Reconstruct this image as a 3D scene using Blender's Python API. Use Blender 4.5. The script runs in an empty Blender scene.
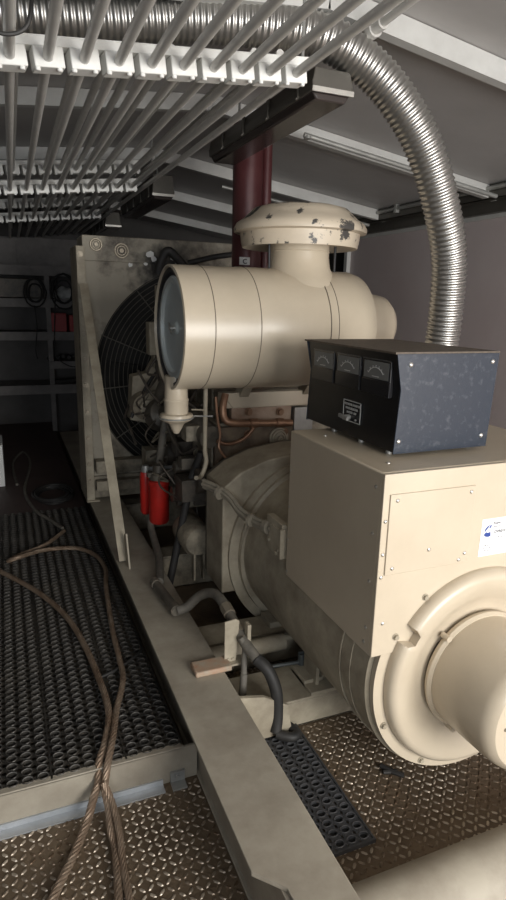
import bpy, bmesh, math, random
from mathutils import Vector, Matrix, noise
random.seed(7)
PI = math.pi
COL = bpy.context.scene.collection
V = Vector

# ------------------------------------------------------------------ materials
MATS = {}
def mat(name, col, rough=.5, metal=0., col2=None, scale=6., amt=.5, bump=0., bscale=40., spec=.5, detail=6., lo=.35, hi=.7):
    if name in MATS: return MATS[name]
    m = bpy.data.materials.new(name); m.use_nodes = True
    nt = m.node_tree; N = nt.nodes; Lk = nt.links
    b = N['Principled BSDF']
    b.inputs['Roughness'].default_value = rough
    b.inputs['Metallic'].default_value = metal
    b.inputs['Specular IOR Level'].default_value = spec
    b.inputs['Base Color'].default_value = (*col, 1)
    if col2 or bump:
        tc = N.new('ShaderNodeTexCoord')
    if col2:
        n1 = N.new('ShaderNodeTexNoise'); n1.inputs['Scale'].default_value = scale
        n1.inputs['Detail'].default_value = detail; n1.inputs['Roughness'].default_value = .65
        Lk.new(tc.outputs['Object'], n1.inputs['Vector'])
        r = N.new('ShaderNodeMapRange'); r.inputs[1].default_value = lo; r.inputs[2].default_value = hi
        r.inputs[3].default_value = 0; r.inputs[4].default_value = amt
        Lk.new(n1.outputs['Fac'], r.inputs[0])
        mx = N.new('ShaderNodeMix'); mx.data_type = 'RGBA'
        mx.inputs[6].default_value = (*col, 1); mx.inputs[7].default_value = (*col2, 1)
        Lk.new(r.outputs[0], mx.inputs[0]); Lk.new(mx.outputs[2], b.inputs['Base Color'])
    if bump:
        n2 = N.new('ShaderNodeTexNoise'); n2.inputs['Scale'].default_value = bscale; n2.inputs['Detail'].default_value = 4
        Lk.new(tc.outputs['Object'], n2.inputs['Vector'])
        bp = N.new('ShaderNodeBump'); bp.inputs['Strength'].default_value = bump; bp.inputs['Distance'].default_value = .004
        Lk.new(n2.outputs['Fac'], bp.inputs['Height']); Lk.new(bp.outputs[0], b.inputs['Normal'])
    MATS[name] = m
    return m
TAN = mat('tan_paint', (.55,.475,.365), .30, 0, (.42,.35,.26), 3, .45, .04, 60)
TAND = mat('tan_paint_dusty', (.44,.39,.295), .6, 0, (.20,.165,.12), 7, .8, .15, 60)
TANG = mat('tan_paint_greasy', (.36,.315,.235), .55, 0, (.05,.04,.03), 9, .95, .3, 40)
RAILM = mat('rail_paint_grey_tan', (.36,.325,.26), .6, 0, (.15,.12,.09), 5, .6, .15, 50)
CHIP = mat('tan_paint_chipped', (.60,.515,.40), .45, 0, (.07,.065,.06), 9, 1., .25, 30, lo=.57, hi=.60)
RUSTC = mat('rusty_brown_metal', (.19,.10,.06), .65, .2, (.35,.22,.13), 14, .8, .4, 60)
COPPER = mat('heat_stained_pipe', (.36,.21,.13), .4, .5, (.2,.1,.06), 12, .7)
GREASE = mat('greasy_black_engine', (.045,.04,.034), .5, .2, (.16,.13,.10), 12, .7, .4, 40)
DARKM = mat('dark_engine_metal', (.17,.15,.12), .5, .3, (.04,.035,.03), 10, .8, .3, 40)
BLACKP = mat('black_panel_paint', (.006,.006,.007), .32, 0, (.02,.02,.022), 30, .5)
SIDEP = mat('black_side_sheet', (.018,.026,.040), .30, .0, (.16,.17,.19), 42, .45, .12, 80, lo=.55, hi=.8)
TOPP = mat('dusty_black_lid', (.085,.068,.052), .7, 0, (.16,.125,.095), 45, .8, .3, 90)
RUBBER = mat('black_rubber', (.018,.018,.018), .6, 0, (.05,.045,.04), 14, .6, .2, 60)
HOSE = mat('dusty_grey_hose', (.16,.145,.12), .7, 0, (.05,.045,.04), 20, .6, .3, 60)
GRIM = mat('worn_lit_grating_rim', (.17,.165,.155), .4, .4, (.05,.047,.042), 3.5, .9, .2, 90)  # worn rim grey, also paints the lit crescents round the holes
GRATE = mat('oily_black_grating', (.030,.028,.027), .42, .35, (.09,.08,.065), 4, .8, .2, 90)
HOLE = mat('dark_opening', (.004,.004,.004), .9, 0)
PLATE = mat('dirty_brown_plate', (.10,.07,.044), .5, .3, (.22,.165,.11), 5, .9, .6, 80)
LOZ = mat('worn_steel_tread', (.52,.45,.36), .38, .55, (.14,.095,.06), 5, 1., .1, 60, lo=.42, hi=.6)
GALV = mat('galvanized_conduit', (.62,.61,.58), .42, .25, (.45,.44,.42), 14, .5)
GALVD = mat('dull_galvanized_steel', (.40,.40,.38), .42, .4, (.18,.18,.17), 8, .6)
BLOCKW = mat('white_painted_strut', (.80,.80,.77), .5, 0, (.55,.54,.5), 14, .4)
DUCT = mat('corrugated_silver', (.52,.51,.49), .34, .95, (.42,.41,.38), 9, .5)
BEAMW = mat('pale_roof_steel', (.56,.56,.54), .5, .1, (.38,.37,.35), 7, .5)
ROOF = mat('grey_roof_sheet', (.44,.425,.415), .5, .1, (.34,.325,.315), 2, .6)
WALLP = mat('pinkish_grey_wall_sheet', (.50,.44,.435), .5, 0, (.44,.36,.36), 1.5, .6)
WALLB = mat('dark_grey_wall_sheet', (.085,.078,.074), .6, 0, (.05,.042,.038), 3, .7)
TIMBER = mat('grey_shelf_steel', (.21,.195,.185), .6, 0, (.10,.09,.085), 6, .7)
REDPIPE = mat('oxide_red_pipe', (.085,.022,.024), .36, .1, (.13,.05,.05), 6, .6)
REDF = mat('red_filter_paint', (.50,.022,.016), .35, 0, (.22,.015,.012), 10, .5)
REDC = mat('red_crate_plastic', (.30,.02,.02), .5)
FIX = mat('dark_fixture_housing', (.075,.07,.06), .42, .4, (.12,.11,.095), 8, .6)
LENS = mat('smoky_fixture_lens', (.045,.036,.034), .15, 0, (.045,.035,.03), 4, .6)
GLASSG = mat('grey_blue_end_plate', (.62,.68,.68), .28, .2, (.42,.46,.46), 5, .6)
GASK = mat('black_gasket', (.02,.02,.022), .5)
CHROME = mat('bright_bolt_steel', (.62,.60,.56), .3, .85)
BOLTD = mat('dull_bolt_steel', (.30,.26,.20), .45, .5)
WHITE = mat('white_paint', (.75,.75,.73), .5)
STICK = mat('white_label_film', (.86,.87,.88), .4)
BLUE = mat('blue_print', (.02,.055,.25), .4)
INK = mat('grey_black_print', (.06,.06,.07), .5)
DIAL = mat('meter_dial_face', (.16,.165,.16), .5)
BEZ = mat('black_meter_bezel', (.018,.018,.02), .25)
PLATEW = mat('etched_plate_white', (.60,.60,.58), .45, .2)
ROPEM = mat('rusty_wire_rope', (.20,.135,.09), .5, .5, (.36,.29,.22), 18, .8, .3, 120)
ZINC = mat('zinc_angle_lip', (.50,.52,.54), .4, .5, (.28,.3,.32), 8, .6)
CLOTH = mat('pale_plastic_sack', (.50,.50,.48), .6)
def soot_stain(m,c,rad):
    nt=m.node_tree; N=nt.nodes; Lk=nt.links; b=N['Principled BSDF']; src=b.inputs['Base Color'].links[0].from_socket
    tc=N.new('ShaderNodeTexCoord'); d=N.new('ShaderNodeVectorMath'); d.operation='DISTANCE'; d.inputs[1].default_value=c
    Lk.new(tc.outputs['Object'],d.inputs[0]); n=N.new('ShaderNodeTexNoise'); n.inputs['Scale'].default_value=13; n.inputs['Detail'].default_value=6
    Lk.new(tc.outputs['Object'],n.inputs['Vector']); a=N.new('ShaderNodeMath'); a.operation='MULTIPLY_ADD'; a.inputs[1].default_value=.45
    Lk.new(n.outputs['Fac'],a.inputs[0]); Lk.new(d.outputs['Value'],a.inputs[2])
    r=N.new('ShaderNodeMapRange'); r.inputs[1].default_value=rad+.25; r.inputs[2].default_value=rad+.12; r.inputs[3].default_value=0; r.inputs[4].default_value=.95
    Lk.new(a.outputs[0],r.inputs[0]); mx=N.new('ShaderNodeMix'); mx.data_type='RGBA'; mx.inputs[7].default_value=(.02,.018,.015,1)
    Lk.new(r.outputs[0],mx.inputs[0]); Lk.new(src,mx.inputs[6]); Lk.new(mx.outputs[2],b.inputs['Base Color'])
CORE = mat('radiator_core', (.015,.014,.012), .7, .1)
SOOT = mat('tan_plate_sooted', (.34,.305,.24), .6, 0, (.075,.06,.045), 3.2, 1., .2, 50, lo=.5, hi=.68)
soot_stain(SOOT,(-.28,-.2,1.50),.24)
FLOORR = mat('worn_red_brown_floor', (.09,.06,.055), .6, 0, (.05,.035,.03), 3, .7)

# ------------------------------------------------------------------ mesh builder
class MB:
    def __init__(s): s.v=[]; s.f=[]; s.mi=[]; s.cur=0
    def add(s, vs, fs):
        b=len(s.v); s.v += [V(p) for p in vs]
        for f in fs: s.f.append([b+i for i in f]); s.mi.append(s.cur)
        return s
    def box(s, a, b, M=None):
        x0,y0,z0=a; x1,y1,z1=b
        vs=[V(p) for p in ((x0,y0,z0),(x1,y0,z0),(x1,y1,z0),(x0,y1,z0),(x0,y0,z1),(x1,y0,z1),(x1,y1,z1),(x0,y1,z1))]
        if M: vs=[M@p for p in vs]
        return s.add(vs, ((3,2,1,0),(4,5,6,7),(0,1,5,4),(1,2,6,5),(2,3,7,6),(3,0,4,7)))
    def bar(s, a, b, w, h, up=(0,0,1)):     # rectangular bar from a to b
        a=V(a); b=V(b); d=(b-a).normalized(); u=V(up); r=d.cross(u)
        if r.length<1e-4: r=d.cross(V((1,0,0)))
        r.normalize(); u=r.cross(d)
        vs=[]
        for p in (a,b):
            for i,j in ((-1,-1),(1,-1),(1,1),(-1,1)): vs.append(p+r*i*w/2+u*j*h/2)
        return s.add(vs, ((0,1,2,3),(7,6,5,4),(0,4,5,1),(1,5,6,2),(2,6,7,3),(3,7,4,0)))
    def tube(s, pts, r, n=12, cap=True):
        pts=[V(p) for p in pts]; rs = r if isinstance(r,(list,tuple)) else [r]*len(pts)
        rings=[]; prev=None
        for i,p in enumerate(pts):
            t=(pts[min(i+1,len(pts)-1)]-pts[max(i-1,0)]).normalized()
            if prev is None:
                u=t.cross(V((0,0,1)));
                if u.length<1e-3: u=t.cross(V((1,0,0)))
            else: u=prev-t*prev.dot(t)
            u.normalize(); prev=u; w=t.cross(u)
            rings.append([p+(u*math.cos(2*PI*k/n)+w*math.sin(2*PI*k/n))*rs[i] for k in range(n)])
        vs=[q for R in rings for q in R]; fs=[]
        for i in range(len(pts)-1):
            for k in range(n):
                a=i*n+k; b=i*n+(k+1)%n; fs.append((a,b,b+n,a+n))
        if cap: fs.append(tuple(range(n))[::-1]); fs.append(tuple((len(pts)-1)*n+k for k in range(n)))
        return s.add(vs,fs)
    def lathe(s, prof, o, axis=(0,0,1), n=48, a0=0, a1=2*PI, rfun=None):   # prof: (radius, distance along axis)
        o=V(o); ax=V(axis).normalized()
        u=V((0,0,1)) if abs(ax.z)<.9 else V((1,0,0)); u=(u-ax*u.dot(ax)).normalized(); w=ax.cross(u)
        full=abs(a1-a0-2*PI)<1e-6; m=n if full else n+1; vs=[]
        for k in range(m):
            a=a0+(a1-a0)*k/n
            for (r,h) in prof:
                if rfun: r,h=rfun(a,r,h)
                vs.append(o+ax*h+(u*math.cos(a)+w*math.sin(a))*r)
        L=len(prof); fs=[]
        for k in range(n):
            k2=(k+1)%m
            for i in range(L-1):
                fs.append((k*L+i,k2*L+i,k2*L+i+1,k*L+i+1))
        return s.add(vs,fs)
    def cyl(s, a, b, r, n=24, r2=None):
        return s.tube([a,b],[r,r if r2 is None else r2],n)
    def prism(s, poly, d0, d1, plane='xz'):     # poly in a plane, extruded along the third axis
        def P(p,d):
            if plane=='xz': return V((p[0],d,p[1]))
            if plane=='xy': return V((p[0],p[1],d))
            return V((d,p[0],p[1]))
        n=len(poly); vs=[P(p,d0) for p in poly]+[P(p,d1) for p in poly]
        fs=[tuple(range(n)), tuple(range(2*n-1,n-1,-1))]+[(i,i+n,(i+1)%n+n,(i+1)%n) for i in range(n)]
        return s.add(vs,fs)
    def bolt(s, p, d, r=.009, h=.008):
        p=V(p); d=V(d).normalized()
        s.tube([p-d*.004,p+d*.0015],r*1.35,14); return s.tube([p,p+d*h],[r,r*.93],6)
    def dome(s, p, d, r=.007):
        p=V(p); d=V(d).normalized()
        return s.tube([p-d*.003,p+d*r*.25,p+d*r*.55,p+d*r*.7],[r,r*.92,r*.6,r*.15],10)
    def torus(s, o, axis, R, r, n=64, m=8, a0=0, a1=2*PI):
        prof=[(R+r*math.cos(2*PI*i/m), r*math.sin(2*PI*i/m)) for i in range(m+1)]
        return s.lathe(prof,o,axis,n,a0,a1)
    def build(s, name, ms, parent=None, bevel=0, seg=2, flat=False, angle=38):
        org = parent['_o'] if parent is not None and '_o' in parent.keys() else (0,0,0)
        O=V(org); me=bpy.data.meshes.new(name)
        me.from_pydata([tuple(p-O) for p in s.v],[],s.f)
        ms = ms if isinstance(ms,(list,tuple)) else [ms]
        for m in ms: me.materials.append(m)
        me.polygons.foreach_set('material_index', s.mi)
        bm=bmesh.new(); bm.from_mesh(me); bmesh.ops.recalc_face_normals(bm, faces=bm.faces); bm.to_mesh(me); bm.free()
        if not flat:
            me.polygons.foreach_set('use_smooth',[True]*len(me.polygons))
            me.set_sharp_from_angle(angle=math.radians(angle))
        o=bpy.data.objects.new(name, me); COL.objects.link(o)
        if parent is not None:
            o.parent=parent; o['_o']=tuple(org)
        else: o['_o']=(0,0,0)
        if bevel:
            b=o.modifiers.new('bevel','BEVEL'); b.width=bevel; b.segments=seg; b.limit_method='ANGLE'; b.angle_limit=math.radians(40); b.harden_normals=False
        return o

def thing(name, loc, label, cat, group=None):
    o=bpy.data.objects.new(name,None); COL.objects.link(o); o.location=loc; o['_o']=tuple(loc)
    o.empty_display_size=.1; o['label']=label; o['category']=cat
    if group: o['group']=group
    return o
def tag(o, label, cat, group=None):
    o['label']=label; o['category']=cat
    if group: o['group']=group
    return o
def structure(o): o['kind']='structure'; return o
def dup(o, parent=None):
    c=o.copy(); COL.objects.link(c)
    if parent is not None: c.parent=parent
    for ch in o.children: dup(ch, c)
    return c
def each(name, ms, parent, calls, **kw):      # every small piece a part of its own
    r=None
    for c in calls:
        b=MB(); getattr(b,c[0])(*c[1:]); r=b.build(name,ms,parent,**kw)
    return r
def spline(P, k=8):      # smooth curve through points
    P=[V(p) for p in P]; out=[]
    for i in range(len(P)-1):
        p0=P[max(i-1,0)]; p1=P[i]; p2=P[i+1]; p3=P[min(i+2,len(P)-1)]
        for j in range(k):
            t=j/k; out.append(.5*((2*p1)+(p2-p0)*t+(2*p0-5*p1+4*p2-p3)*t*t+(3*p1-p0-3*p2+p3)*t**3))
    out.append(P[-1]); return out
def text(name, s, m, parent, loc, size, rot, align='LEFT', bold=0.):
    cu=bpy.data.curves.new(name,'FONT'); cu.body=s; cu.size=size; cu.align_x=align; cu.extrude=.0003; cu.offset=bold
    t=bpy.data.objects.new(name,cu); COL.objects.link(t)
    dg=bpy.context.evaluated_depsgraph_get(); me=bpy.data.meshes.new_from_object(t.evaluated_get(dg))
    bpy.data.objects.remove(t); me.materials.clear(); me.materials.append(m)
    o=bpy.data.objects.new(name,me); COL.objects.link(o)
    O=V(parent['_o']); o.parent=parent; o.location=V(loc)-O; o.rotation_euler=rot; o['_o']=parent['_o']
    return o

# ------------------------------------------------------------------ room shell
XL,XR,YF,YB = -1.25,3.0,-2.0,7.6
GZ=.13      # top of the raised grating platform
RG=1.05
def roofz(x): return 2.335+.145*(XR-x) if x>RG else 2.335+.145*(XR-RG)+.10*(x-RG)
b=MB(); b.box((XL,YF,-.06),(XR,YB,0))
fl=b.build('floor',[PLATE]); structure(fl)
# raised tread lozenges pressed in the plate
b=MB()
pitch=.0255
def lozenges(x0,x1,y0,y1):
    nx=int((x1-x0)/pitch); ny=int((y1-y0)/pitch)
    for i in range(nx):
        for j in range(ny):
            x=x0+(i+.5)*pitch; y=y0+(j+.5)*pitch
            s=1 if (i+j)%2 else -1
            a=PI/4*s; c,sn=math.cos(a),math.sin(a); l=.0120; w=.0046; h=.0028
            q=[(-l,0),(-l*.55,-w),(l*.55,-w),(l,0),(l*.55,w),(-l*.55,w)]
            q2=[(-l*.75,0),(-l*.45,-w*.45),(l*.45,-w*.45),(l*.75,0),(l*.45,w*.45),(-l*.45,w*.45)]
            vs=[(x+u*c-v*sn,y+u*sn+v*c,0) for u,v in q]+[(x+u*c-v*sn,y+u*sn+v*c,h) for u,v in q2]
            b.add(vs,[(k,(k+1)%6,(k+1)%6+6,k+6) for k in range(6)]+[(6,7,8,9,10,11)])
lozenges(-.55,.53,.85,1.70); lozenges(.74,2.3,.7,2.55)
o=b.build('floor',[LOZ],flat=True); structure(o)
# walls
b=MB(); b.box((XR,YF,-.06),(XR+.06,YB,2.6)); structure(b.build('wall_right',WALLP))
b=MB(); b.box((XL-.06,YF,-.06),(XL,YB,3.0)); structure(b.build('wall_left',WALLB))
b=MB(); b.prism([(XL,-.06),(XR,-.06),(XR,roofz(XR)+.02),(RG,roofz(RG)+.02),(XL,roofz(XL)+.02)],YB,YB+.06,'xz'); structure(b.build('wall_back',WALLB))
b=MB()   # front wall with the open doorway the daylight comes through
b.box((XL,YF-.06,-.06),(-1.0,YF,3.0)); b.box((-.25,YF-.06,-.06),(.55,YF,3.0)); b.box((2.85,YF-.06,-.06),(XR,YF,3.0)); b.box((.55,YF-.06,2.3),(2.85,YF,3.0)); b.box((-1.0,YF-.06,-.06),(-.25,YF,1.1)); b.box((-1.0,YF-.06,2.1),(-.25,YF,3.0))  # left opening is unseen, added to go with the fill light
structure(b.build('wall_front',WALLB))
b=MB()
b.add([(XL,YF,roofz(XL)),(RG,YF,roofz(RG)),(XR,YF,roofz(XR)),(XL,YB,roofz(XL)),(RG,YB,roofz(RG)),(XR,YB,roofz(XR)),
       (XL,YF,roofz(XL)+.04),(RG,YF,roofz(RG)+.04),(XR,YF,roofz(XR)+.04),(XL,YB,roofz(XL)+.04),(RG,YB,roofz(RG)+.04),(XR,YB,roofz(XR)+.04)],
      [(0,1,4,3),(1,2,5,4),(6,7,10,9),(7,8,11,10),(0,1,7,6),(1,2,8,7),(3,4,10,9),(4,5,11,10),(0,3,9,6),(2,5,11,8)])
structure(b.build('ceiling',ROOF,flat=True))
# purlins across the roof: C channels
for k,y in enumerate((.75,1.975,3.165,4.38,5.55,6.75)):
    b=MB()
    for (xa,xb) in ((XL,RG),(RG,2.93)):
        za,zb=roofz(xa)-.04,roofz(xb)-.04
        b.bar((xa,y,za),(xb,y,zb),.006,.074)
        b.bar((xa,y+.02,za-.034),(xb,y+.02,zb-.034),.044,.006)
        b.bar((xa,y+.02,za+.034),(xb,y+.02,zb+.034),.044,.006)
    structure(b.build('trim_%d'%(k+1),BEAMW))
b=MB(); b.box((2.86,YF,2.27),(2.995,YB,2.275)); b.box((2.86,YF,2.27),(2.866,YB,2.42)); b.box((2.93,YF,2.2),(2.995,YB,2.27))
structure(b.build('trim_7',FIX))
b=MB(); b.box((2.975,YF,2.175),(2.999,5.0,2.20)); b.box((2.96,5.0,.1),(2.999,5.05,2.2)); structure(b.build('trim_8',BEAMW))
b=MB(); b.box((2.99,5.05,.1),(2.9995,5.9,2.19)); structure(b.build('door_1',CORE))
# bolts through the roof sheet
for k,(x,y) in enumerate(((1.50,2.0),(1.60,2.03))):
    b=MB(); z=roofz(x); b.tube([(x,y,z),(x,y,z-.03)],.008,8); b.tube([(x,y,z-.002),(x,y,z-.012)],.016,6)
    structure(b.build('trim_%d'%(k+9),BOLTD))

# ------------------------------------------------------------------ raised grating platform
t=thing('grating_platform',(-.3,3.0,0),'raised oily black perforated walkway left of the machine, with steel edge','walkway')
def cells(b,x0,x1,y0,y1,px,py,z,rx,ry,h=.006,deep=.010,off=False,n=12,jit=0):
    nx=int(round((x1-x0)/px)); ny=int(round((y1-y0)/py))
    for i in range(nx):
        for j in range(ny):
            xa=x0+i*px; ya=y0+j*py; cx=xa+px/2; cy=ya+py/2; hh=(lambda k,f: f*(.35+.65*(.5+.5*math.sin(2*PI*k/n))))
            dx=(random.random()-.5)*jit; dy=(random.random()-.5)*jit
            sq=[]
            for k in range(n):
                a=2*PI*k/n; c,s=math.cos(a),math.sin(a); m=max(abs(c),abs(s)); sq.append((cx+c/m*px/2,cy+s/m*py/2,z))
            R=[sq]
            for (f,zz) in ((1.12,z),(1.0,z+h),(.84,z+h*.75),(.78,z-deep)):
                R.append([(cx+dx+math.cos(2*PI*k/n)*rx*f, cy+dy+math.sin(2*PI*k/n)*ry*f, zz if zz<=z else z+hh(k,zz-z)) for k in range(n)])
            b.cur=0
            vs=[p for r in R for p in r]; fs=[]
            for q in range(4):
                for k in range(n): fs.append((q*n+k,q*n+(k+1)%n,(q+1)*n+(k+1)%n,(q+1)*n+k))
            b.add(vs,fs)
            for w in range(len(fs)): b.mi[-len(fs)+w] = 2 if n<=w<3*n and math.sin(2*PI*((w%n)+.5)/n)>-.15 else 0  # pale rim colour on the far half only: light's crescents painted in
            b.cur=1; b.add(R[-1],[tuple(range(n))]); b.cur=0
b=MB()
W=.236
px0=-.66
while px0<.46:
    x1=min(px0+W,.475)
    nn=max(1,int(round((x1-px0-.012)/.046)))
    cells(b,px0,px0+nn*.046,1.71,4.31,.046,.0371,GZ,.0172,.0118,.0080,.012,jit=.003)
    b.box((px0+nn*.046,1.71,GZ-.02),(px0+nn*.046+.006,4.3,GZ+.001))
    px0+=nn*.046+.006
gr=b.build('grating',[GRATE,HOLE,GRIM],t)
b=MB(); b.box((-1.2,4.30,0),(.475,YB-.01,GZ)); b.box((-1.2,1.72,0),(-.67,4.30,GZ)); b.build('deck_plate',FLOORR,t)
b=MB(); b.box((-1.2,1.70,.0),(.523,1.712,GZ-.002)); b.box((-1.2,1.70,GZ-.008),(.475,1.725,GZ+.001)); b.build('edge_channel',RAILM,t,bevel=.002)
b=MB(); b.box((-1.2,1.694,.0),(.40,1.70,.024)); b.box((-1.2,1.66,.0),(.40,1.70,.005)); l=b.build('edge_angle',ZINC,t); l['label']='bluish zinc lip along the bottom of the edge'
b=MB(); b.box((.425,1.655,0.001),(.475,1.70,.008)); b.box((.425,1.69,0.001),(.475,1.70,.045)); b.bolt((.45,1.69,.026),(0,-1,0)); b.build('fixing_bracket',GALVD,t)

# ------------------------------------------------------------------ steel skid
t=thing('steel_skid',(1.35,3.0,0),'heavy grey-tan steel skid frame carrying the engine and generator','frame')
RT=.25
def rail(xa,xb,sgn):
    b=MB()
    if sgn<0: top=[(xa,YB-1.2),(xa,1.09),(xa+.065,1.02),(xa+.075,.86),(xb,.86),(xb,YB-1.2)]
    else: top=[(xa,YB-1.2),(xa,.86),(xb,.86),(xb,YB-1.2)]
    b.prism(top,RT-.014,RT,'xy')
    b.box((xa+.055,.86,.012),(xa+.069,YB-1.2,RT-.014)); b.box((xb-.045,.86,.012),(xb-.033,YB-1.2,RT-.014))
    b.box((xa+.045,.86,0.003),(xb,YB-1.2,.013))
    return b
rail(.475,.69,-1).build('rail',RAILM,t,bevel=.002)
rail(2.01,2.225,1).build('rail',RAILM,t,bevel=.002)
b=MB(); b.tube([(.60,.985,.06),(2.3,.985,.06)],.10,40); b.box((.70,1.085,.0),(2.0,1.105,.02)); l=b.build('cross_tube',RAILM,t)
def xmember(y0,y1,z1,flip=False):
    b=MB(); b.box((.69,y0,z1-.012),(2.01,y1,z1)); b.box((.69,y0 if not flip else y1-.012,.0),(2.01,(y0+.012) if not flip else y1,z1-.012)); b.box((.69,y0,0),(2.01,y1,.01))
    return b
xmember(1.80,2.02,.12).build('cross_member',TAND,t,bevel=.003)
xmember(2.22,2.38,.16).build('cross_member',TAND,t,bevel=.003)
for y in (3.1,4.05,5.0):
    xmember(y,y+.14,.2).build('cross_member',TANG,t,bevel=.003)
# end gussets where the alternator feet sit
b=MB(); b.prism([(1.86,.12),(2.0,.12),(2.0,.15),(1.93,.17),(1.90,.27),(1.86,.27)],1.10,1.112,'yz'); b.box((1.02,1.86,.12),(1.11,2.0,.15)); b.build('gusset',TAND,t,bevel=.002); b=MB()
b.prism([(2.24,.16),(2.36,.16),(2.36,.19),(2.30,.20),(2.27,.30),(2.24,.30)],1.13,1.142,'yz'); b.box((1.04,2.25,.16),(1.13,2.36,.19))
b.build('gusset',TAND,t,bevel=.002)
b=MB(); b.box((.575,1.885,RT),(.72,1.965,RT+.022)); l=b.build('rail_pad',mat('orange_stained_pad',(.36,.31,.235),.6,0,(.42,.19,.10),22,.7),t,bevel=.006); l['label']='rust-stained pad on the rail'
b=MB(); b.tube([(.62,2.14,.16),(1.05,2.12,.17)],.035,20); b.tube([(1.0,2.12,.19),(1.16,2.1,.19)],.012,10); b.build('drain_pipe',TAND,t)
b=MB(); b.tube([(.92,1.99,.155),(1.06,1.97,.16)],.008,8); b.tube([(1.06,1.97,.14),(1.06,1.97,.20)],.016,12); b.bar((1.045,1.97,.205),(1.09,1.965,.21),.008,.008); b.build('drain_valve',mat('blue_green_valve',(.09,.10,.10),.5,.2),t)
b=MB(); b.prism([(.70,.02),(.92,.02),(.90,.14),(.80,.20),(.70,.22)],1.76,1.775,'xz'); b.build('curved_gusset',TAND,t)

# ------------------------------------------------------------------ loose rubber mat
b=MB(); 
x0=.952-6*.043
b.cur=0
cells(b,x0,.952,1.248,2.04,.043,.0395,.013,.0165,.0120,.0035,.006,n=14,jit=.001)
b.box((x0-.006,1.24,.0025),(x0,2.045,.0155)); b.box((.952,1.24,.0025),(.958,2.045,.0155)); b.box((x0,1.24,.0025),(.952,1.248,.0155))
o=b.build('perforated_mat',[mat('black_mat',(.045,.046,.050),.5,0,(.075,.075,.075),8,.6),HOLE,mat('mat_rim',(.085,.085,.09),.45)])
tag(o,'narrow black perforated mat on the tread plate beside the right side of the rail','mat')
b=MB()
b.tube([(1.15,1.50,.008),(1.17,1.46,.010),(1.20,1.43,.009)],.009,8); b.tube([(1.14,1.47,.008),(1.19,1.455,.009)],.008,8)
tag(b.build('rag_scrap',RUBBER),'small black scrap lying on the brown tread plate under the generator','scrap')

# ------------------------------------------------------------------ generator end
AX,AZ=1.338,.488
t=thing('generator',(AX,1.8,0),'big tan generator with square terminal box above its round barrel','generator')
b=MB(); 
b.lathe([(0,0),(.375,0),(.385,.01),(.385,1.03),(.40,1.04),(.40,1.06)],(AX,1.345,AZ),(0,1,0),96)
b.build('barrel',TAND,t)
b=MB(); b.lathe([(.36,-.01),(.400,-.01),(.403,.018),(.446,.020),(.446,.045),(.36,.045)],(AX,2.385,AZ-.02),(0,1,0),96); b.build('rear_ring',TAND,t)
b=MB(); b.lathe([(.386,.0),(.389,.0),(.389,.03),(.386,.03)],(AX,1.44,AZ),(0,1,0),96);b.lathe([(.386,.0),(.391,.0),(.391,.008),(.386,.008)],(AX,1.50,AZ),(0,1,0),96); b.build('barrel_band',TAND,t)
# box
BX0,BX1,BY0,BY1,BZ0,BZ1=.943,1.757,1.333,1.917,.598,1.168
b=MB(); b.box((BX0,BY0,BZ0),(BX1,BY1,BZ1)); bx=b.build('terminal_box',TAN,t,bevel=.005)
b=MB(); b.box((BX0-.002,1.318,.603),(BX1+.002,1.333,BZ1-.001)); b.build('end_sheet',TAN,t,bevel=.002)
b=MB(); b.box((.962,1.313,.865),(1.262,1.3185,1.108)); cp=b.build('cover_plate',TAN,t,bevel=.0015)
SC=[]
for p in ((.985,1.313,1.09),(.985,1.313,.885),(1.245,1.313,1.09),(1.256,1.318,1.06),(1.256,1.318,.993),(1.11,1.313,.926),(1.245,1.313,.896),(1.225,1.313,.877),(.953,1.318,1.03),(.953,1.318,.93),(.953,1.318,.86),(.972,1.318,.71)): SC.append(('dome',p,(0,-1,0),.0065))
for (y,z) in ((1.36,1.12),(1.36,.98),(1.36,.83),(1.36,.68),(1.365,.63)): SC.append(('dome',(BX0,y,z),(-1,0,0),.0065))
for (y,z) in ((1.905,1.02),(1.905,.88),(1.905,.75),(1.905,.62)): SC.append(('dome',(BX0,y,z),(-1,0,0),.005))
for p in ((1.02,1.42,BZ1),(1.45,1.36,BZ1),(1.02,1.8,BZ1),(1.6,1.4,BZ1)): SC.append(('dome',p,(0,0,1),.007))
each('screw',CHROME,t,SC)
# end flange + bell
b=MB(); b.lathe([(.30,.02),(.376,.02),(.376,.0),(.335,.0),(.332,.012),(.30,.012)],(AX,1.322,AZ+.003),(0,1,0),96); b.build('end_flange',TAN,t)
b=MB()
def rf(a,r,h):
    # notch up and to the left of the rim
    d=math.degrees(a)%360
    if 296<d<306 and r>.30: return (.30, max(h,-.045))
    return (r,h)
prof=[(.339,.012),(.341,-.02),(.337,-.036),(.326,-.047),(.312,-.05),(.28,-.044),(.245,-.026),(.222,-.014),(.205,-.012),(.19,-.012)]
b.lathe(prof,(AX,1.33,AZ+.003),(0,1,0),180,rfun=rf); b.build('end_bell',TAN,t)
b=MB(); b.lathe([(.185,.0),(.197,-.004),(.203,-.014),(.203,-.022),(.196,-.03),(.188,-.03)],(AX,1.312,AZ),(0,1,0),96)
for a in (135,-115,30): 
    a=math.radians(a); p=V((AX+.208*math.cos(a),1.29,AZ+.208*math.sin(a))); b.tube([p-V((0,.015,0)),p+V((0,.016,0))],.010,10)
b.build('clamp_band',TAN,t)
b=MB(); b.lathe([(.192,.0),(.191,-.10),(.187,-.21),(.180,-.238),(.164,-.252),(.0,-.256)],(AX,1.295,AZ),(0,1,0),96); h=b.build('bearing_cowl',TAN,t)
SC=[]
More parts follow.
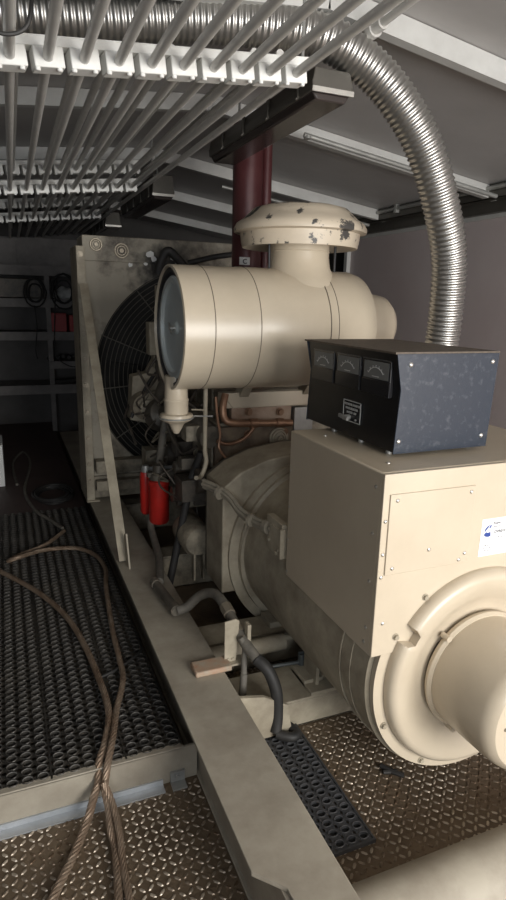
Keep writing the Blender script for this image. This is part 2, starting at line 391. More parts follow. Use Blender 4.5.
for a in (118,150,180,215,250): 
    a=math.radians(a); SC.append(('dome',(AX+.13*math.cos(a),1.040,AZ+.13*math.sin(a)),(0,-1,0),.006))
each('cowl_screw',BOLTD,h,SC)
SC=[]
for a in (128,152,-157,-118,-80,-45,70): 
    a=math.radians(a); r=.357
    SC.append(('bolt',(AX+r*math.cos(a),1.321 if a<0 else 1.318,AZ+r*math.sin(a)),(0,-1,0),.0085,.009))
each('flange_bolt',TAND,t,SC)
b=MB(); b.prism([(1.40,.57),(1.52,.60),(1.52,.585),(1.44,.50)],.985,.992,'yz'); b.build('bent_tab',TAN,t)
# feet
b=MB(); b.box((1.02,1.80,.12),(1.32,1.98,.135)); b.box((1.06,1.84,.13),(1.075,1.95,.30)); b.build('foot',TAND,t,bevel=.002)
b=MB(); b.box((1.63,1.84,.13),(1.645,1.95,.30)); b.box((1.4,1.80,.12),(1.70,1.98,.135)); b.build('foot',TAND,t,bevel=.002)
# sticker
b=MB(); b.add([(1.306,1.3170,.993),(1.304,1.3170,.872),(1.48,1.3170,.872),(1.48,1.3170,.993),(1.306,1.3179,.993),(1.304,1.3179,.872),(1.48,1.3179,.872),(1.48,1.3179,.993)],[(0,1,2,3),(7,6,5,4),(0,4,5,1),(1,5,6,2),(2,6,7,3),(3,7,4,0)])
st=b.build('sticker',STICK,t); st['label']='white printed sticker with a blue emblem'
b=MB()
def flatpoly(pts,y=1.3165): 
    b.add([(x,y,z) for x,z in pts],[tuple(range(len(pts)))]); b.add([(x,y+.0004,z) for x,z in pts],[tuple(range(len(pts)))])
ex,ez=1.318,.954
flatpoly([(ex,ez),(ex+.003,ez+.009),(ex+.011,ez+.016),(ex+.019,ez+.019),(ex+.014,ez+.011),(ex+.008,ez+.005),(ex+.004,ez-.001)])
flatpoly([(ex+.016,ez+.006),(ex+.021,ez+.018),(ex+.027,ez+.018),(ex+.024,ez+.010)])
flatpoly([(ex-.002,ez-.012),(ex+.006,ez-.003),(ex+.014,ez-.006),(ex+.024,ez-.004),(ex+.026,ez-.018),(ex+.016,ez-.020),(ex+.006,ez-.018)])
b.build('emblem',BLUE,st)
RX=(PI/2,0,0)
text('lettering','Power',INK,st,(1.350,1.3167,.973),.011,RX,bold=.0003)
text('lettering','Generation',INK,st,(1.350,1.3167,.964),.006,RX)
text('lettering','DVR060',INK,st,(1.357,1.3167,.944),.013,RX,bold=.0003)
for i,z in enumerate((.928,.905,.897,.888)):
    text('lettering','model  serial no.' if i%2 else 'volts  kva  rpm',INK,st,(1.318 if i else 1.37,1.3167,z),.0055,RX)
# side junction plate + cable loom
b=MB(); b.box((.936,1.945,.65),(.965,2.09,.79)); b.box((.93,1.95,.70),(.937,2.04,.765)); b.bolt((.936,2.06,.69),(-1,0,0),.008); b.bolt((.936,1.97,.675),(-1,0,0),.008); b.bolt((.936,1.99,.66),(-1,0,0),.008)
b.box((.925,1.935,.655),(.945,1.95,.775))
b.build('junction_plate',TAND,t,bevel=.002)
b=MB()
for dz,dx in ((0,0),(.016,.004),(-.014,.006)):
    b.tube(spline([(.80+dx,2.52,.80+dz),(.86+dx,2.37,.785+dz),(.89+dx,2.26,.735+dz),(.925+dx,2.14,.725+dz),(.94+dx,2.06,.735+dz)]),.010,10)
b.tube([(.84,2.41,.79),(.846,2.395,.787)],.030,12); b.tube([(.905,2.20,.728),(.912,2.185,.727)],.027,12); b.tube([(.935,2.10,.73),(.942,2.075,.733)],.030,12)
b.build('cable_loom',mat('tan_grey_sleeving',(.30,.27,.21),.6,0,(.16,.14,.11),20,.7,.2,90),t)

# ------------------------------------------------------------------ black instrument box
t=thing('instrument_box',(1.25,1.75,BZ1),'black instrument box with three meters on top of the tan generator','control box')
Y0,Y1,X0,X1,Z0,Z1=1.462,2.035,1.062,1.432,1.184,1.484
# side profile (x,z) - left face is creased in
prof=[(X0+.004,Z0),(X0+.012,Z0+.20),(X0-.004,Z1-.004),(X1,Z1-.004),(X1-.008,Z0)]
b=MB(); b.prism(prof,Y0+.004,Y1-.004,'xz'); b.build('case',BLACKP,t,bevel=.002)
b=MB(); b.box((X0-.016,Y0-.001,Z1-.004),(X1+.004,Y1+.004,Z1+.002)); b.build('lid',TOPP,t)
for (ya,yb,lab) in ((Y0-.001,Y0+.004,'blue-grey scuffed side sheet'),(Y1-.004,Y1,None)):
    b=MB(); b.prism([(X0+.002,Z0-.004),(X0+.012,Z0+.19),(X0-.010,Z1-.002),(X1+.003,Z1-.002),(X1-.010,Z0-.002)],ya,yb,'xz'); o=b.build('side_sheet',SIDEP,t,bevel=.001)
    if lab: o['label']=lab
SC=[]
for (x,z) in ((X0+.040,Z1-.035),(X1-.022,Z1-.03),(X0+.018,Z0+.035),(X1-.035,Z0+.035)): SC.append(('dome',(x,Y0-.001,z),(0,-1,0),.008))
each('screw',CHROME,t,SC)
for (ya,yb) in ((1.992,1.84),(1.822,1.668),(1.655,1.50)):
    # meters lean with the upper part of the face
    x=X0+.006
    b=MB(); b.box((x-.006,yb,1.345),(x+.006,ya,1.455)); b.box((x-.009,yb,1.345),(x-.006,ya,1.392)); m_=b.build('meter',BEZ,t,bevel=.002)
    ym=(ya+yb)/2
    b=MB(); b.box((x-.0075,yb+.010,1.395),(x-.006,ya-.010,1.448)); b.build('dial',DIAL,m_)
    b=MB(); 
    b.tube([(x-.0085,ym+.05*math.cos(a),1.385+.045*math.sin(a)) for a in [PI*(.2+.6*i/12) for i in range(13)]],.0012,5)
    for i in range(7):
        a=PI*(.2+.6*i/6); b.tube([(x-.0085,ym+.05*math.cos(a),1.385+.045*math.sin(a)),(x-.0085,ym+.056*math.cos(a),1.385+.052*math.sin(a))],.001,4)
    b.tube([(x-.0085,ym-.018,1.402),(x-.0085,ym+.018,1.402)],.0014,4)
    b.build('scale_mark',PLATEW,m_)
    b=MB(); b.box((x-.0074,yb,1.453),(x-.0055,ya,1.456)); b.box((x-.0074,yb,1.392),(x-.0055,yb+.0025,1.456)); b.build('rim_line',mat('worn_rim',(.09,.09,.09),.4),m_)
xf=X0+.0045
b=MB(); b.box((xf-.001,1.655,1.232),(xf+.003,1.765,1.304)); np_=b.build('nameplate',BEZ,t)
b=MB(); 
for r in ((1.655,1.658,1.232,1.304),(1.762,1.765,1.232,1.304),(1.655,1.765,1.301,1.304),(1.655,1.765,1.232,1.235)): b.box((xf-.0025,r[0],r[2]),(xf-.001,r[1],r[3]))
b.build('plate_border',PLATEW,np_)
RL=(PI/2,0,-PI/2)
for i,s in enumerate(('VOLTMETER AMMETER','PHASE SELECTOR','SWITCH  OFF')):
    text('lettering',s,PLATEW,np_,(xf-.0025,1.71,1.287-.0135*i),.0098,RL,'CENTER',bold=.0004)
b=MB(); b.tube([(xf,1.722,1.247),(xf-.022,1.722,1.247)],.009,14); b.bar((xf-.022,1.70,1.246),(xf-.022,1.755,1.25),.008,.012); b.tube([(xf,1.682,1.243),(xf-.005,1.682,1.243)],.004,10); b.build('selector_switch',GALVD,t)
each('foot',GALVD,t,[('tube',[(x,y,BZ1),(x,y,Z0+.001)],.010,12) for (x,y) in ((1.09,1.52),(1.40,1.52),(1.09,1.86),(1.40,1.86),(1.09,1.68))])

# ------------------------------------------------------------------ air cleaner
CY,CZ,CR=2.60,1.497,.267
CX0,CX1=.665,1.60
t=thing('air_cleaner',(1.15,CY,1.17),'large horizontal tan air cleaner drum above the engine','air cleaner')
A=(1,0,0)
b=MB()
b.lathe([(CR-.012,.012),(CR-.010,.0),(CR,.004),(CR,.30),(CR+.002,.305),(CR+.002,.62),(CR,.625),(CR,.86),(CR-.012,.90),(CR-.05,.918),(0,.922)],(CX0,CY,CZ),A,96)
drum=b.build('drum',TAN,t)
each('seam',mat('seam_gap',(.16,.13,.10),.6),drum,[('torus',(CX0+x,CY,CZ),A,CR+(.0015 if x<.7 and x>.2 else -.0005),.0022,96,6) for x in (.13,.33,.66,.70)])
b=MB(); b.lathe([(CR-.012,.012),(CR-.030,.010),(CR-.034,.020),(CR-.045,.022)],(CX0,CY,CZ),A,96); b.build('gasket',GASK,drum)
b=MB(); b.lathe([(CR-.045,.022),(CR-.055,.014),(CR-.075,.014),(CR-.082,.030),(CR-.15,.036),(.03,.04),(.02,.03),(0,.028)],(CX0,CY,CZ),A,96); c=b.build('end_cover',GLASSG,drum); c['label']='grey-blue recessed end cover'
b=MB(); b.tube([(CX0+.03,CY,CZ),(CX0+.005,CY,CZ)],.008,10); b.bar((CX0+.010,CY-.02,CZ-.02),(CX0+.010,CY+.02,CZ+.02),.006,.008); b.build('wing_nut',CHROME,c)
# inlet stack + rain cap
sx=1.285
b=MB()
b.lathe([(.205,.13),(.19,.20),(.165,.235),(.145,.275),(.137,.32),(.137,.40)],(sx,CY,CZ),(0,0,1),64)
b.torus((sx,CY,CZ+.345),(0,0,1),.137,.003,64,6)
s_=b.build('inlet_stack',TAN,t)
b=MB(); b.prism([(sx-.16,.235),(sx+.16,.235),(sx+.15,.262),(sx-.15,.262)],0,0.001,'xz')
b=MB(); b.lathe([(.137,.375),(.20,.375),(.262,.36),(.268,.385),(.272,.42),(.300,.425),(.302,.44),(.29,.462),(.262,.480),(.235,.505),(.215,.525),(.17,.537),(0,.545)],(sx,CY,CZ),(0,0,1),80)
r_=b.build('rain_cap',CHIP,t); r_['label']='wide mushroom cap with chipped paint'
each('cap_stay',GASK,r_,[('tube',[(sx+.16,CY-.05,CZ+.40),(sx+.16,CY-.05,CZ+.22),(sx+.13,CY-.05,CZ+.20)],.006,8),('tube',[(sx-.16,CY-.02,CZ+.40),(sx-.155,CY-.02,CZ+.24),(sx-.13,CY-.02,CZ+.22)],.006,8)])
# outlet
b=MB(); b.lathe([(.15,-.02),(.15,.10),(.14,.155),(.11,.19),(.06,.205),(0,.208)],(1.585,CY,CZ+.02),A,48); b.build('outlet_elbow',TAN,t)
# dust bowl
b=MB(); b.lathe([(.050,.05),(.052,-.05),(.056,-.055),(.056,-.062),(.054,-.066),(.054,-.118),(.072,-.122),(.076,-.132),(.072,-.146),(.056,-.156),(.036,-.166),(.024,-.190),(.012,-.212),(.0,-.216)],(.700,CY,CZ-CR+.01),(0,0,1),40); d_=b.build('dust_bowl',TAN,t)
b=MB(); b.torus((.700,CY,CZ-CR-.128),(0,0,1),.077,.004,40,6); b.tube([(.77,CY-.01,CZ-CR-.125),(.87,CY-.01,CZ-CR-.13)],.004,6); b.build('bowl_clamp',GALVD,d_)
each('mounting_foot',TAND,t,[('bar',(x,CY+.30,1.12),(x,CY+.14,CZ-CR+.05),.05,.06,(0,1,0)) for x in (1.12,1.48)])

# ------------------------------------------------------------------ engine
t=thing('diesel_engine',(1.35,3.3,.2),'greasy tan and black diesel engine between the generator and radiator','engine')
b=MB()
pf=[(.865,.285),(.865,.80),(.95,.865),(1.08,.915),(1.25,.94),(1.45,.94),(1.62,.915),(1.75,.865),(1.835,.80),(1.835,.285)]
b.prism(pf,2.425,2.66,'xz'); b.build('flywheel_housing',TAND,t,bevel=.006)
b=MB(); b.prism([(p[0]*.985+.02,p[1]*.985+.007) for p in pf],2.655,2.70,'xz'); b.build('housing_flange',DARKM,t,bevel=.004)
b=MB()
b.box((.99,2.885,.50),(1.71,3.85,1.0)); b.box((.99,2.70,.50),(1.71,2.885,.80))
for k in range(6):
    y=2.89+.155*k; b.box((.965,y,.55),(.99,y+.03,.97)); b.tube([(.975,y+.09,.8),(1.0,y+.09,.8)],.045,16)
b.box((.95,2.89,.94),(1.75,3.85,.975)); b.build('engine_block',TANG,t,bevel=.006)
b=MB(); b.prism([(1.02,.50),(1.68,.50),(1.60,.24),(1.10,.24)],2.75,3.8,'xz'); b.build('oil_pan',GREASE,t,bevel=.01)
b=MB()
for k in range(6):
    y=2.90+.165*k; b.box((1.08,y,1.0),(1.64,y+.145,1.13))
b.build('cylinder_head',TANG,t,bevel=.008)
# rear plates under the air cleaner
b=MB(); b.box((1.0,2.84,1.085),(1.50,2.90,1.165)); b.prism([(1.0,1.165),(1.50,1.165),(1.50,1.10),(1.46,1.085),(1.06,1.085)],2.835,2.845,'xz'); o=b.build('manifold_cover',TAN,t,bevel=.004); o['label']='bright tan cover plate below the drum'
b=MB(); b.box((1.06,2.852,.985),(1.40,2.89,1.087)); o=b.build('rear_head_plate',mat('heat_tinted_plate',(.42,.31,.23),.5,0,(.22,.12,.07),9,.9),t,bevel=.003)
each('rear_bolt',RUSTC,t,[('bolt',(p[0],2.84,p[1]),(0,-1,0),.016,.014) for p in ((1.15,1.062),(1.33,1.055),(1.147,.945),(1.36,.945))])
b=MB(); b.box((.97,2.845,.78),(1.50,2.88,.985)); b.build('rear_block_face',mat('oily_brown_casting',(.20,.15,.10),.5,.1,(.06,.04,.03),14,.9,.4,50),t)
b=MB(); 
for r,h in ((.055,.0),(.043,.006),(.030,.012),(.014,.020)): b.lathe([(r,0),(r,-.010-h),(r-.008,-.012-h),(r-.010,-.004-h),(0,-.004-h)],(1.325,2.842,.915),(0,1,0),32)
b.build('round_plug',TAND,t)
b=MB(); b.tube(spline([(1.02,2.84,1.16),(1.00,2.82,1.09),(1.01,2.81,1.035),(1.06,2.80,1.015),(1.20,2.80,1.008),(1.38,2.80,1.0)]),.019,14); b.tube([(1.14,2.8,1.01),(1.18,2.8,1.01)],.025,14); b.tube([(1.29,2.8,1.004),(1.33,2.8,1.004)],.025,14); b.build('coolant_pipe',COPPER,t)
b=MB(); b.tube(spline([(1.16,2.79,.985),(1.10,2.79,.93),(1.02,2.79,.91),(.96,2.79,.93)]),.010,10); b.tube(spline([(.945,2.77,1.16),(.955,2.77,1.05),(.97,2.77,.97),(.965,2.77,.90),(.99,2.72,.85)]),.007,8); b.build('fuel_line',COPPER,t)
b=MB(); b.box((1.41,2.83,.93),(1.52,2.87,1.075)); b.build('grey_side_plate',GALVD,t)
# thin vertical tan pipe in front
b=MB(); b.tube(spline([(.872,2.70,1.26),(.870,2.70,1.18),(.868,2.70,1.0),(.868,2.70,.92)],4)+spline([(.868,2.70,.90),(.875,2.70,.86),(.862,2.69,.82),(.840,2.68,.785),(.80,2.62,.80)],6),.011,10)
b.tube([(.8,2.7,1.115),(.865,2.7,1.11)],.004,6); b.build('breather_pipe',TAND,t)
# left side equipment: manifolds, turbo, hoses
b=MB(); b.tube(spline([(.93,2.8,.95),(.90,3.1,1.0),(.92,3.5,1.02),(.95,3.8,1.0)]),.06,16); b.build('intake_manifold',DARKM,t)
b=MB(); b.lathe([(0,-.07),(.05,-.07),(.09,-.05),(.105,0),(.09,.05),(.05,.07),(.045,.13),(0,.13)],(.86,3.55,.93),(.2,-.9,.35),32); b.tube(spline([(.86,3.55,1.02),(.88,3.5,1.12),(.98,3.45,1.2)]),.045,14); b.build('turbocharger',DARKM,t)
b=MB(); b.lathe([(0,-.12),(.07,-.12),(.085,-.10),(.085,.10),(.07,.12),(.03,.13),(0,.13)],(.86,2.88,.41),(0,1,0),28); b.box((.83,2.76,.2),(.84,2.80,.38)); b.box((.88,2.76,.2),(.89,2.80,.38)); b.build('starter_motor',TANG,t)
# front gear case and pulley bracket near the radiator
b=MB(); b.box((.93,3.83,.45),(1.75,3.93,1.30)); b.prism([(.72,.86),(.95,.80),(1.0,1.28),(.92,1.30),(.84,1.16),(.74,1.14)],3.80,3.92,'xz'); b.build('gear_case',TAND,t,bevel=.006)
b=MB(); b.lathe([(0,-.08),(.06,-.08),(.085,-.06),(.085,.06),(.06,.08),(0,.08)],(.80,3.74,.96),(0,1,0),28)
b.lathe([(0,-.03),(.05,-.03),(.055,-.02),(.048,-.01),(.055,0),(0,0)],(.80,3.65,.96),(0,1,0),24); b.build('charging_alternator',TAND,t)
b=MB(); b.box((.83,3.70,1.28),(.88,3.80,1.48)); b.box((.86,3.72,1.20),(.95,3.80,1.30)); b.box((.89,3.70,1.44),(.95,3.80,1.70)); b.build('front_bracket',TAND,t,bevel=.004)
b=MB(); b.lathe([(0,-.04),(.11,-.04),(.12,-.03),(.10,-.01),(.12,.01),(.10,.03),(.12,.05),(0,.05)],(1.28,3.96,1.15),(0,1,0),40); b.build('fan_pulley',DARKM,t)
b=MB(); b.tube(spline([(.72,3.78,.88),(.86,3.80,1.12),(.98,3.84,1.23),(1.15,3.86,1.28)]),.013,8); b.build('drive_belt',RUBBER,t)
b=MB()
rr=random.Random(5)
for k in range(26):
    x=.72+rr.random()*.25; y=2.9+rr.random()*.85; z=.62+rr.random()*.55
    P=[(x,y,z)]
    for q in range(3): P.append((max(.70,min(.99,P[-1][0]+(rr.random()-.5)*.16)),P[-1][1]+(rr.random()-.5)*.28,P[-1][2]+(rr.random()-.5)*.28))
    b.tube(spline(P,5),.004+rr.random()*.006,7)
b.build('engine_wiring',[GREASE],t)
b=MB()
for k in range(5):
    x=.78+rr.random()*.2; y=2.9+rr.random()*.8; z=.55+rr.random()*.55
    P=[(x,y,z)]
    for q in range(3): P.append((max(.70,min(.99,P[-1][0]+(rr.random()-.5)*.16)),P[-1][1]+(rr.random()-.5)*.3,P[-1][2]+(rr.random()-.5)*.3))
    b=MB(); b.tube(spline(P,5),.006,7); b.build('injector_line',TANG,t)
for k in range(22):
    b=MB(); x=.84+rr.random()*.1; y=2.85+rr.random()*.9; z=.42+rr.random()*.62; s=.025+rr.random()*.045
    if k%2: b.tube([(x-.05,y,z),(x+.08,y,z)],s,14)
    else: b.box((x-s,y-s,z-s),(x+s*2,y+s,z+s*.7))
    b.build('engine_accessory',[(DARKM,TANG,GREASE)[k%3]],t,bevel=.004)
b=MB(); b.tube(spline([(.89,3.30,1.10),(.84,3.3,1.0),(.815,3.3,.89),(.80,3.3,.80),(.785,3.3,.70)]),.023,14); b.build('upper_oil_hose',HOSE,t)
b=MB(); b.tube(spline([(.725,3.27,.40),(.712,3.22,.34),(.705,3.1,.30),(.69,2.95,.285),(.66,2.80,.285),(.62,2.64,.285)]),.020,14); b.build('lower_oil_hose',HOSE,t)
b=MB(); b.tube([(.90,2.86,.86),(.86,2.9,.72),(.73,2.88,.14)],.020,12); b.build('diagonal_hose',RUBBER,t)
b=MB(); b.tube([(.60,2.66,.281),(.625,2.34,.281)],.021,14); b.tube([(.60,2.655,.281),(.602,2.62,.281)],.026,14); b.tube([(.624,2.38,.281),(.626,2.345,.281)],.026,14); b.build('rail_pipe',DARKM,t)
# fan and guard
b=MB(); FC=V((1.28,4.20,1.09))
for k in range(8):
    a=2*PI*k/8; d=V((math.cos(a),0,math.sin(a))); w=V((-math.sin(a),0,math.cos(a)))
    p=[FC+d*.12-w*.05+V((0,-.02,0)),FC+d*.12+w*.05+V((0,.02,0)),FC+d*.62+w*.10+V((0,.03,0)),FC+d*.62-w*.10+V((0,-.03,0))]
    q=[x+V((0,.004,0)) for x in p]; b.add(p+q,[(0,1,2,3),(7,6,5,4),(0,4,5,1),(1,5,6,2),(2,6,7,3),(3,7,4,0)])
b.lathe([(0,-.05),(.12,-.05),(.13,0),(.12,.04),(0,.04)],FC,(0,1,0),32)
b.build('cooling_fan',CORE,t)

# red filters
t=thing('oil_filter',(.765,3.24,.35),'bright red canister filter hanging beside the engine','oil filter')
b=MB(); b.lathe([(0,0),(.03,.001),(.05,.006),(.058,.018),(.058,.235),(.062,.238),(.062,.262),(.05,.268),(0,.268)],(.765,3.24,.355),(0,0,1),36); b.build('canister',REDF,t)
b=MB(); b.lathe([(0,.268),(.055,.268),(.055,.30),(.035,.31),(.03,.35),(0,.35)],(.765,3.24,.355),(0,0,1),24); b.box((.70,3.22,.64),(1.0,3.26,.665)); b.build('filter_head',DARKM,t)
b=MB(); b.tube([(.765,3.24,.357),(.765,3.24,.345)],.012,8); b.build('drain_plug',REDF,t)
t=thing('oil_filter',(.70,3.36,.37),'slimmer darker red filter just left of the bright red canister','oil filter')
b=MB(); b.lathe([(0,0),(.022,.004),(.034,.02),(.034,.24),(.028,.262),(0,.265)],(.712,3.34,.38),(0,0,1),28); b.build('canister',REDF,t)
b=MB(); b.lathe([(0,.262),(.026,.262),(.02,.30),(0,.30)],(.712,3.34,.38),(0,0,1),20); b.box((.712,3.33,.65),(1.0,3.35,.668)); b.build('filter_head',GALVD,t)

# front hose bracket on rail
t=thing('hose_bracket',(.755,1.93,RT),'upright tan plate on the rail gripping bent hoses','bracket')
b=MB(); b.prism([(1.885,RT+.0),(1.985,RT+.0),(1.985,RT+.19),(1.965,RT+.205),(1.885,RT+.195)],.748,.756,'yz') if False else b.prism([(.705,RT-.01),(.752,RT-.01),(.765,RT+.175),(.75,RT+.185),(.705,RT+.18)],1.935,1.943,'xz')
b.box((.66,1.91,RT),(.785,1.97,RT+.008)); b.box((.785,1.90,RT+.10),(.80,1.935,RT+.17)); b.bolt((.718,1.935,RT+.02),(0,-1,0),.006); b.bolt((.738,1.935,RT+.02),(0,-1,0),.006)
b.build('plate',TAND,t,bevel=.002)
b=MB(); b.tube(spline([(.63,2.34,.285),(.67,2.33,.30),(.72,2.30,.36),(.755,2.22,.405),(.765,2.12,.405),(.77,2.02,.38),(.775,1.92,.35),(.80,1.84,.31)]),.021,14); h=b.build('arched_hose',HOSE,t)
each('hose_fitting',BOLTD,h,[('tube',[(.765,2.10,.403),(.767,2.05,.392)],.026,8),('tube',[(.772,2.0,.374),(.774,1.95,.36)],.027,6)])
b=MB(); b.tube(spline([(.80,1.84,.31),(.83,1.80,.28),(.855,1.775,.20),(.86,1.77,.10),(.85,1.76,.04)]),.023,14); b.build('black_hose',RUBBER,t)
b=MB(); b.tube(spline([(.76,1.91,.37),(.775,1.90,.33),(.77,1.895,.28),(.765,1.88,.23)]),.012,10); b.tube([(.765,1.88,.23),(.755,1.865,.15)],.014,10); b.build('small_hose',HOSE,t)
b=MB(); b.tube(spline([(.85,1.75,.035),(.90,1.72,.030),(.93,1.74,.028),(.90,1.80,.03),(.83,1.83,.03),(.74,1.80,.028)]),.018,12); b.build('hose_tail',RUBBER,t)

# ------------------------------------------------------------------ radiator
t=thing('radiator',(1.35,4.3,RT),'tall tan radiator at the far end with a black round fan guard','radiator')
RX0,RX1,RZ0,RZ1,RY=.50,2.2,.30,2.0,4.10
b=MB(); n=96; cx,cz,R=1.28,1.09,.735
inner=[(cx+R*math.cos(2*PI*k/n),cz+R*math.sin(2*PI*k/n)) for k in range(n)]
outer=[]
for k in range(n):
    c,s=math.cos(2*PI*k/n),math.sin(2*PI*k/n); tt=1e9
    if c>1e-6: tt=min(tt,(RX1-cx)/c)
    if c<-1e-6: tt=min(tt,(RX0-cx)/c)
    if s>1e-6: tt=min(tt,(1.86-cz)/s)
    if s<-1e-6: tt=min(tt,(.34-cz)/s)
    outer.append((cx+c*tt,cz+s*tt))
vs=[(x,RY,z) for x,z in inner]+[(x,RY,z) for x,z in outer]+[(x,RY+.025,z) for x,z in inner]
b.add(vs,[(k,(k+1)%n,(k+1)%n+n,k+n) for k in range(n)]+[(k,(k+1)%n,(k+1)%n+2*n,k+2*n) for k in range(n)])
for (x,z) in ((RX0,1.86),(RX1,1.86),(RX0,.34),(RX1,.34)):   # fill corners
    ang=math.atan2(z-cz,x-cx)%(2*PI); k=int(ang/(2*PI)*n); p=outer[k]; q=outer[(k+1)%n]
    b.add([(p[0],RY,p[1]),(x,RY,z),(q[0],RY,q[1])],[(0,1,2)])
sh=b.build('fan_shroud',SOOT,t,flat=True)
b=MB(); b.box((RX0,RY-.012,1.845),(RX1,RY+.26,RZ1)); b.build('top_tank',SOOT,t,bevel=.004)
b=MB(); b.box((RX0+.02,RY+.16,.35),(RX1-.02,RY+.22,1.845)); b.build('core',CORE,t)
for (x0,x1) in ((.452,.51),(2.19,2.25)):
    b=MB(); b.box((x0,RY-.05,RT+.002),(x0+.008,RY+.25,1.93)); b.box((x0,RY-.05,RT+.002),(x1,RY-.042,1.93)); b.box((x0-.0,RY-.07,RT+.002),(x1+.03,RY+.25,RT+.012))
    sc=b.build('side_channel',TAND,t,bevel=.002)
    each('bolt',BOLTD,sc,[('bolt',((x0+x1)/2,RY-.05,z),(0,-1,0),.013,.012) for z in (1.88,1.62,1.39,1.23,1.06,.88,.70,.52,.40)])
for (x,z,r) in ((.585,1.945,.035),(.745,1.915,.042)):
    b=MB()
    for rr_,rd in ((r,.006),(r*.66,.004)): b.torus((x,RY-.013,z),(0,1,0),rr_,rd,32,6)
    b.tube([(x,RY-.010,z),(x,RY-.024,z)],r*.35,6)
    b.build('tank_plug',BOLTD,t)
# flaking white patches
for (x,z,s) in ((.93,1.90,.028),(.955,1.875,.02),(1.09,1.885,.022),(1.12,1.86,.02),(.80,1.83,.016),(.90,1.84,.014),(.99,1.83,.012)):
    b=MB(); pts=[(x+s*(1+.5*(random.random()-.5))*math.cos(a),z+s*(.8+.5*(random.random()-.5))*math.sin(a)) for a in [2*PI*i/9 for i in range(9)]]
    b.prism(pts,RY-.0165,RY-.011,'xz')
    b.build('flaking_patch',WHITE,t)
b=MB()
GC=V((1.28,RY-.012,1.09))
for k in range(21): 
    r=.73-.030*k; b.torus(GC+V((0,-.0025*k,0)),(0,1,0),r,.0026,96,5)
for k in range(12):
    a=2*PI*k/12+.1; b.tube([GC+V((math.cos(a)*.75,.0,math.sin(a)*.71)),GC+V((math.cos(a)*.12,-.05,math.sin(a)*.12))],.004,6)
b.build('fan_guard',mat('dull_wire',(.14,.13,.11),.5,.3),t)
b=MB(); b.box((RX0,RY-.02,RT+.015),(RX1,RY+.06,.42)); b.build('base_beam',TANG,t,bevel=.004)
each('base_beam',TANG,t,[('box',(RX0+.02,RY-.10,.46),(1.0,RY-.01,.545)),('box',(RX0+.02,RY-.09,.33),(1.0,RY-.02,.40))],bevel=.004)
b=MB(); b.bar((.490,4.02,1.70),(.512,2.985,.262),.010,.052,up=(1,0,0)); b.build('diagonal_brace',TAND,t)
b=MB(); b.prism([(2.90,RT),(3.06,RT),(3.02,.40),(2.97,.42)],.522,.530,'yz'); b.build('brace_tab',TAND,t)
b=MB(); b.tube(spline([(1.16,4.0,1.80),(1.10,3.97,1.86),(1.02,3.96,1.92),(.98,3.98,1.86),(.96,4.0,1.78)]),.028,12); b.build('top_hose',RUBBER,t)
b=MB(); b.tube(spline([(1.15,3.95,1.85),(1.35,3.9,1.90),(1.60,3.85,1.93),(1.9,3.8,1.90)]),.018,10); b.build('vent_hose',RUBBER,t)

# ------------------------------------------------------------------ exhaust pipes
t=thing('exhaust_riser',(1.30,3.3,1.1),'dark oxide-red vertical pipe rising behind the air cleaner to the roof','pipe')
b=MB(); b.tube([(1.30,3.30,1.13),(1.30,3.30,2.565)],.082,32); b.build('main_pipe',REDPIPE,t)
b=MB(); b.tube([(1.418,3.32,1.13),(1.418,3.32,2.54)],.032,20); b.build('side_pipe',REDPIPE,t)
b=MB(); b.tube([(1.30,3.30,1.13),(1.30,3.30,1.16)],.11,32); b.build('pipe_flange',RUSTC,t)
b=MB(); b.box((1.225,3.205,1.812),(1.285,3.212,1.852)); n_=b.build('tag_plate',WHITE,t)
text('lettering','C',INK,n_,(1.255,3.204,1.818),.036,RX,'CENTER',bold=.0008)

# ------------------------------------------------------------------ silver flexible duct
b=MB()
raw=[(-0.072,3.257,2.835),(0.088,3.246,2.833),(0.513,3.189,2.862),(0.978,3.145,2.919),(1.367,3.076,2.930),(1.617,3.018,2.895),(1.840,2.988,2.795),(2.014,2.954,2.647),(2.186,2.937,2.436),(2.317,2.914,2.138),(2.404,2.920,1.875),(2.402,2.901,1.596),(2.372,2.874,1.367),(2.340,2.828,1.020)]
K=.66
KS=[K]*9+[.667,.676,.688,.70]
P=[(x*k,y*k,1.62+(z-1.62)*k) for (x,y,z),k in zip(raw,KS)]; P=[(-1.15,P[0][1],2.28)]+P+[(1.655,2.02,1.1),(1.65,2.02,.7),(1.65,2.02,.01)]
c=spline(P,40); 
# resample evenly
L=[0]
for i in range(1,len(c)): L.append(L[-1]+(c[i]-c[i-1]).length)
step=.0034; N=int(L[-1]/step); out=[]; j=0
for i in range(N):
    s=i*step
    while j<len(L)-2 and L[j+1]<s: j+=1
    f=(s-L[j])/max(1e-9,L[j+1]-L[j]); out.append(c[j].lerp(c[j+1],f))
rs=[.0635+.0046*(0,.8,1,.8,0,-.2)[i%6] for i in range(N)]
b.tube(out,rs,28)
tag(b.build('flexible_duct',DUCT,angle=80),'thick corrugated silver duct along the roof bending down behind the black box','duct')

